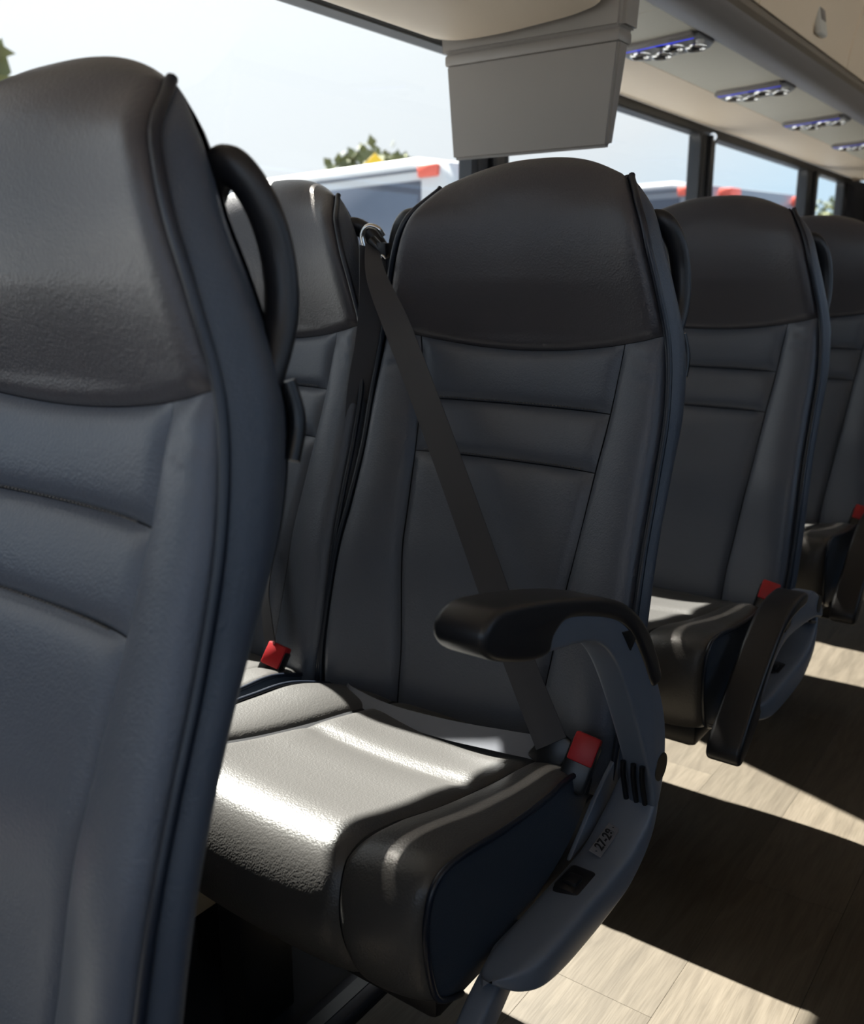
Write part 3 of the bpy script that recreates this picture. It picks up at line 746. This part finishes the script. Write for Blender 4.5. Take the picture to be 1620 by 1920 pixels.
# ---------------- seat belt of the middle seat (fixed to it)
def ribbon(name, pts, wvecs, width, thick, m, parent):
    """flat strap: centre path and width directions, real thickness"""
    P = catmull(pts, 8); Wv = catmull(wvecs, 8)
    T = np.gradient(P, axis=0); T /= np.linalg.norm(T, axis=1)[:, None]
    Wv = Wv-(Wv*T).sum(1)[:, None]*T; Wv /= np.linalg.norm(Wv, axis=1)[:, None]
    N = np.cross(T, Wv); n = len(P)
    wd = np.full(n, width) if np.isscalar(width) else np.interp(np.linspace(0, 1, n), np.linspace(0, 1, len(width)), width)
    prof = [(-.5, -.5), (-.25, -.5), (0, -.5), (.25, -.5), (.5, -.5), (.5, .5), (.25, .5), (0, .5), (-.25, .5), (-.5, .5)]
    R_ = np.array([[P[i]+Wv[i]*a*wd[i]+N[i]*b*thick for a, b in prof] for i in range(n)])
    m_ = len(prof)
    fs = [(i*m_+j, i*m_+(j+1) % m_, (i+1)*m_+(j+1) % m_, (i+1)*m_+j) for i in range(n-1) for j in range(m_)]
    fs += [tuple(range(m_)), tuple((n-1)*m_+j for j in range(m_))[::-1]]
    me = bpy.data.meshes.new(name); me.from_pydata(R_.reshape(-1, 3).tolist(), [], fs)
    bm = bmesh.new(); bm.from_mesh(me); bmesh.ops.recalc_face_normals(bm, faces=bm.faces[:]); bm.to_mesh(me); bm.free(); smooth(me, 40)
    return link(name, me, m, parent)
def Lc(x, y, z): return (x-XC, y-YR, z)
G = (-1.035, 1.255, 1.117)      # guide ring
sb = ribbon('shoulder_belt', [Lc(*G), Lc(-0.985, 1.208, 1.062), Lc(-0.925, 1.190, .976), Lc(-0.83, 1.153, .842), Lc(-0.73, 1.110, .700), Lc(-0.635, 1.068, .563), Lc(-0.548, 1.030, .452)],
       [(.25, .9, .1), (.5, .7, .3), (.8, .35, .5), (.85, .2, .5), (.85, .2, .5), (.85, .2, .5), (.9, .25, .4)], [0.020, 0.034, 0.045, 0.047, 0.047, 0.047, 0.047], 0.0014, BELT, A0_)
sb['label'] = 'dark grey shoulder belt crossing the backrest'
rb_ = ribbon('return_belt', [Lc(-1.035, 1.255, 1.113), Lc(-1.018, 1.235, 1.02), Lc(-1.026, 1.232, .95), Lc(-1.040, 1.225, .88), Lc(-1.048, 1.215, .80), Lc(-1.045, 1.19, .70), Lc(-1.040, 1.16, .60)],
       [(.3, 1, .1), (.6, .8, 0), (.8, .6, 0), (.7, .7, 0), (.3, .95, 0), (.2, 1, 0), (.2, 1, 0)], [0.046, .046, .046, .04, .036, .036], 0.0014, BELT, A0_)
lb_ = ribbon('lap_belt', [Lc(-0.985, 1.11, .395), Lc(-0.935, 1.062, .410), Lc(-0.85, 1.052, .404), Lc(-0.74, 1.044, .412), Lc(-0.65, 1.038, .425), Lc(-0.565, 1.034, .438)],
       [(.1, .5, .8), (.0, .7, .7), (0, .75, .65), (0, .72, .68), (0, .7, .7), (0, .6, .8)], [.012, .020, .026, .030, .032, .034], 0.0014, BELT2, A0_)
lb_['label'] = 'pale grey lap belt lying over the back of the cushion'
tg = link('belt_tongue', box_me('belt_tongue', (-0.026, -0.006, -0.030), (0.020, 0.006, 0.026), bev=0.004), P_BLACK, A0_)
tg.location = Lc(-0.545, 1.036, .440); tg.rotation_euler = (math.radians(-25), math.radians(30), 0)
# guide ring and hook at the shoulder
gd = empty('belt_guide'); gd.parent = A0_; gd.location = Lc(-1.034, 1.262, 1.127)
rg = catmull([(-0.012, -0.012, -0.012), (-0.014, -0.014, 0.006), (-0.004, -0.012, 0.019), (0.010, -0.004, 0.016), (0.016, 0.004, 0.004)], 6)
link('guide_ring', tube_me('guide_ring', rg, 0.0045, 10, up=(0, 1, 0)), CHROME, gd)
link('guide_arm', tube_me('guide_arm', [(-0.004, -0.004, -0.002), (0.012, 0.0, -0.018), (0.026, 0.004, -0.034)], 0.009, 10, up=(0, 1, 0)), P_BLACK, gd)
link('guide_tip', tube_me('guide_tip', catmull([(0.020, -0.010, -0.034), (0.026, -0.012, -0.028), (0.031, -0.010, -0.034)], 4), 0.0025, 8, up=(0, 1, 0)), CHROME, gd)
# black belt tower (rounded hoop) between the two headrests
bt = catmull([(-0.255, 1.30-YR, 1.02), (-0.262, 1.30-YR, 1.10), (-0.255, 1.30-YR, 1.140), (-0.236, 1.30-YR, 1.160), (-0.216, 1.305-YR, 1.150), (-0.205, 1.31-YR, 1.10)], 6)
link('belt_tower', tube_me('belt_tower', bt, 0.016, 12, up=(0, 1, 0)), P_SHELL, A0_)
bm = bmesh.new()
cf = [(fye(q_)+0.03-YR, q_) for q_ in np.linspace(0.45, 1.12, 14)]; cb = [(fye(q_)+0.062-YR, q_) for q_ in np.linspace(1.12, 0.45, 14)]
prism(bm, [(float(a_), float(b_)) for a_, b_ in cf+cb], 0, -0.272, -0.252, bev=0.004)
o = link('belt_column', bm_me('belt_column', bm, 40), P_SHELL, A0_)
# grab handle of the window seat's inner shoulder
Wn = seats[0][1]
hp = catmull([(0.165, 1.285, 1.145), (0.195, 1.30, 1.150), (0.225, 1.315, 1.125), (0.243, 1.325, 1.085), (0.245, 1.325, 1.03), (0.240, 1.305, .97)], 6)-np.array([0, YR, 0])
link('grab_handle', tube_me('grab_handle', hp, 0.016, 12, flat=0.75, up=(0, 1, 0.3)), P_SHELL, Wn)

wb_ = ribbon('belt_end', [(-0.16+.29, 1.135-YR, .60), (.150, 1.09-YR, .535), (.180, 1.062-YR, .49), (.205, 1.045-YR, .455)], [(.7, -.5, .3), (.8, -.4, .4), (.8, -.3, .5), (.8, -.3, .5)], [.03, .042, .046, .044], 0.0016, P_BLACK, Wn)
# pale heater casing low by the wall
ht = link('heater_casing', box_me('heater_casing', (-0.035, -0.6, -0.05), (0.035, 0.6, 0.05), bev=0.008), HEAT)
ht.location = (XW+0.036, 0.85, 0.05); tag(ht, 'pale heater casing low on the side wall under the window seat', 'heater')

# ------------------------------------------------------------------ outside: yard, coaches, trees, sign
GZ = -1.42
g = link('ground', box_me('ground', (-160, -120, GZ-0.5), (120, 200, GZ)), GRND, kind='structure'); tag(g, 'grey coach yard outside the windows')
def make_coach(name, L=12.0, Wd=2.55, H=3.6):
    """front at local origin, body runs along -x; near side is y=0"""
    r = empty(name)
    bm = bmesh.new()
    prof = [(-L, 0.35), (-L, H-0.25), (-L+0.15, H-0.03), (-L+0.4, H), (-0.9, H), (-0.45, H-0.08), (-0.16, H-0.5), (0.0, 1.3), (0.02, 0.35)]
    prism(bm, prof, 1, 0.0, Wd, bev=0.09, seg=3)
    link('body', bm_me('coach_body', bm, 35), BW, r)
    # side glazing pieces (both sides), roof lip
    for ys_ in ((-0.012, 0.02), (Wd-0.02, Wd+0.012)):
        x = -L+0.5
        while x < -2.6:
            x2 = min(x+1.75, -2.55)
            link('side_window', box_me('coach_side_window', (x, ys_[0], H-0.72), (x2-0.04, ys_[1], H-0.24), bev=0.01), BG, r)
            x = x2
        link('door_glass', box_me('coach_door_glass', (-2.5, ys_[0], H-0.95), (-0.75, ys_[1], H-0.22), bev=0.01), BD, r)
        link('roof_groove', box_me('coach_groove', (-L+0.5, ys_[0], H-0.14), (-0.8, ys_[1], H-0.115), bev=0.005), BD, r)
        for wx in (-2.9, -8.6, -9.9):
            bm = bmesh.new(); bmesh.ops.create_cone(bm, cap_ends=True, segments=28, radius1=0.5, radius2=0.5, depth=0.32)
            bmesh.ops.rotate(bm, cent=(0, 0, 0), matrix=Matrix.Rotation(math.pi/2, 3, 'X'), verts=bm.verts[:])
            o = link('wheel', bm_me('wheel', bm, 40), TYRE, r); o.location = (wx, 0.16 if ys_[0] < 0 else Wd-0.16, 0.5)
        link('marker_lamp', box_me('marker_lamp', (-0.78, ys_[0]-0.02, H-0.20), (-0.50, ys_[1]+0.0, H-0.09), bev=0.02), BR, r)
    # windscreen
    bm = bmesh.new(); prism(bm, [(-0.15, H-0.5), (-0.005, 1.32), (0.02, 1.32), (-0.12, H-0.5)], 1, 0.15, Wd-0.15)
    link('windscreen', bm_me('windscreen', bm), BG, r)
    for yy in (0.35, Wd-0.35): link('marker_lamp', box_me('marker_lamp', (-0.35, yy-0.12, H-0.24), (-0.16, yy+0.12, H-0.12), bev=0.02), BR, r)
    return r
C1 = make_coach('coach')
tag(C1, 'white coach with blue tinted windows parked outside beyond the left window', 'coach')
coaches = [C1]
for lab in ('farther coach whose red lamps show between the headrests on the right',):
    c = copy_tree(C1); tag(c, lab, 'coach'); coaches.append(c)
def place(c, p, q):
    """front at p, tail direction toward q"""
    dx, dyy = q[0]-p[0], q[1]-p[1]
    c.location = (p[0], p[1], GZ); c.rotation_euler = (0, 0, math.atan2(-dyy, -dx))
place(C1, (-4.75, 7.23), (-7.3, 7.78))
place(coaches[1], (-4.1, 11.9), (-6.65, 12.45)); coaches[1].location.z = GZ+0.12
for ch in coaches[1].children:
    if ch.name.startswith('body'):
        ch.material_slots[0].link = 'OBJECT'; ch.material_slots[0].material = BD2

def make_tree(x, y, h, r, lab, seed):
    rnd = random.Random(seed)
    t = empty('tree', (x, y, GZ)); tag(t, lab, 'tree')
    link('trunk', tube_me('trunk', catmull([(0, 0, 0), (0.1, 0, h*0.35), (0, 0.1, h*0.7)], 4), [0.22]*5+[0.15]*4, 8, up=(1, 0, 0)), BARK, t)
    vs = []; fs = []
    for i in range(2600):
        u = rnd.random()*2-1; th = rnd.random()*6.283; rr_ = r*(0.55+0.45*rnd.random())*(1+0.18*math.sin(3*th+5*u))
        s_ = math.sqrt(1-u*u); c = Vector((rr_*s_*math.cos(th), rr_*s_*math.sin(th), h*0.72+rr_*u*0.95))
        a = Vector((rnd.gauss(0, 1), rnd.gauss(0, 1), rnd.gauss(0, 1))).normalized(); b = a.orthogonal().normalized(); k = 0.10+0.12*rnd.random()
        n = len(vs); vs += [c+a*k, c+b*k*0.6, c-a*k, c-b*k*0.6]; fs.append((n, n+1, n+2, n+3))
    me = bpy.data.meshes.new('foliage'); me.from_pydata([tuple(v) for v in vs], [], fs)
    link('foliage', me, LEAF, t, kind='stuff')
make_tree(-16.6, 20.4, 6.1, 1.5, 'small olive tree beyond the white coach beside the yellow sign', 3)
make_tree(-11.6, 5.35, 5.4, 1.7, 'olive tree cut by the left edge above the nearest seat', 5)
make_tree(-14.0, 56, 5.6, 2.6, 'distant tree low in the last narrow window', 7)
sg = empty('road_sign', (-14.8, 18.2, GZ)); tag(sg, 'yellow diamond road sign above the roof of the white coach', 'sign')
link('post', tube_me('sign_post', [(0, 0, 0), (0, 0, 3), (0, 0, 5.0)], 0.05, 8, up=(1, 0, 0)), ALU, sg)
bm = bmesh.new(); box(bm, (-0.30, -0.02, -0.30), (0.30, 0.02, 0.30), rot=Matrix.Rotation(math.pi/4, 3, 'Y'), bev=0.01)
o = link('sign_panel', bm_me('sign_panel', bm), YEL, sg); o.location = (0, -0.07, 4.95); o.rotation_euler = (0, 0, math.radians(45))
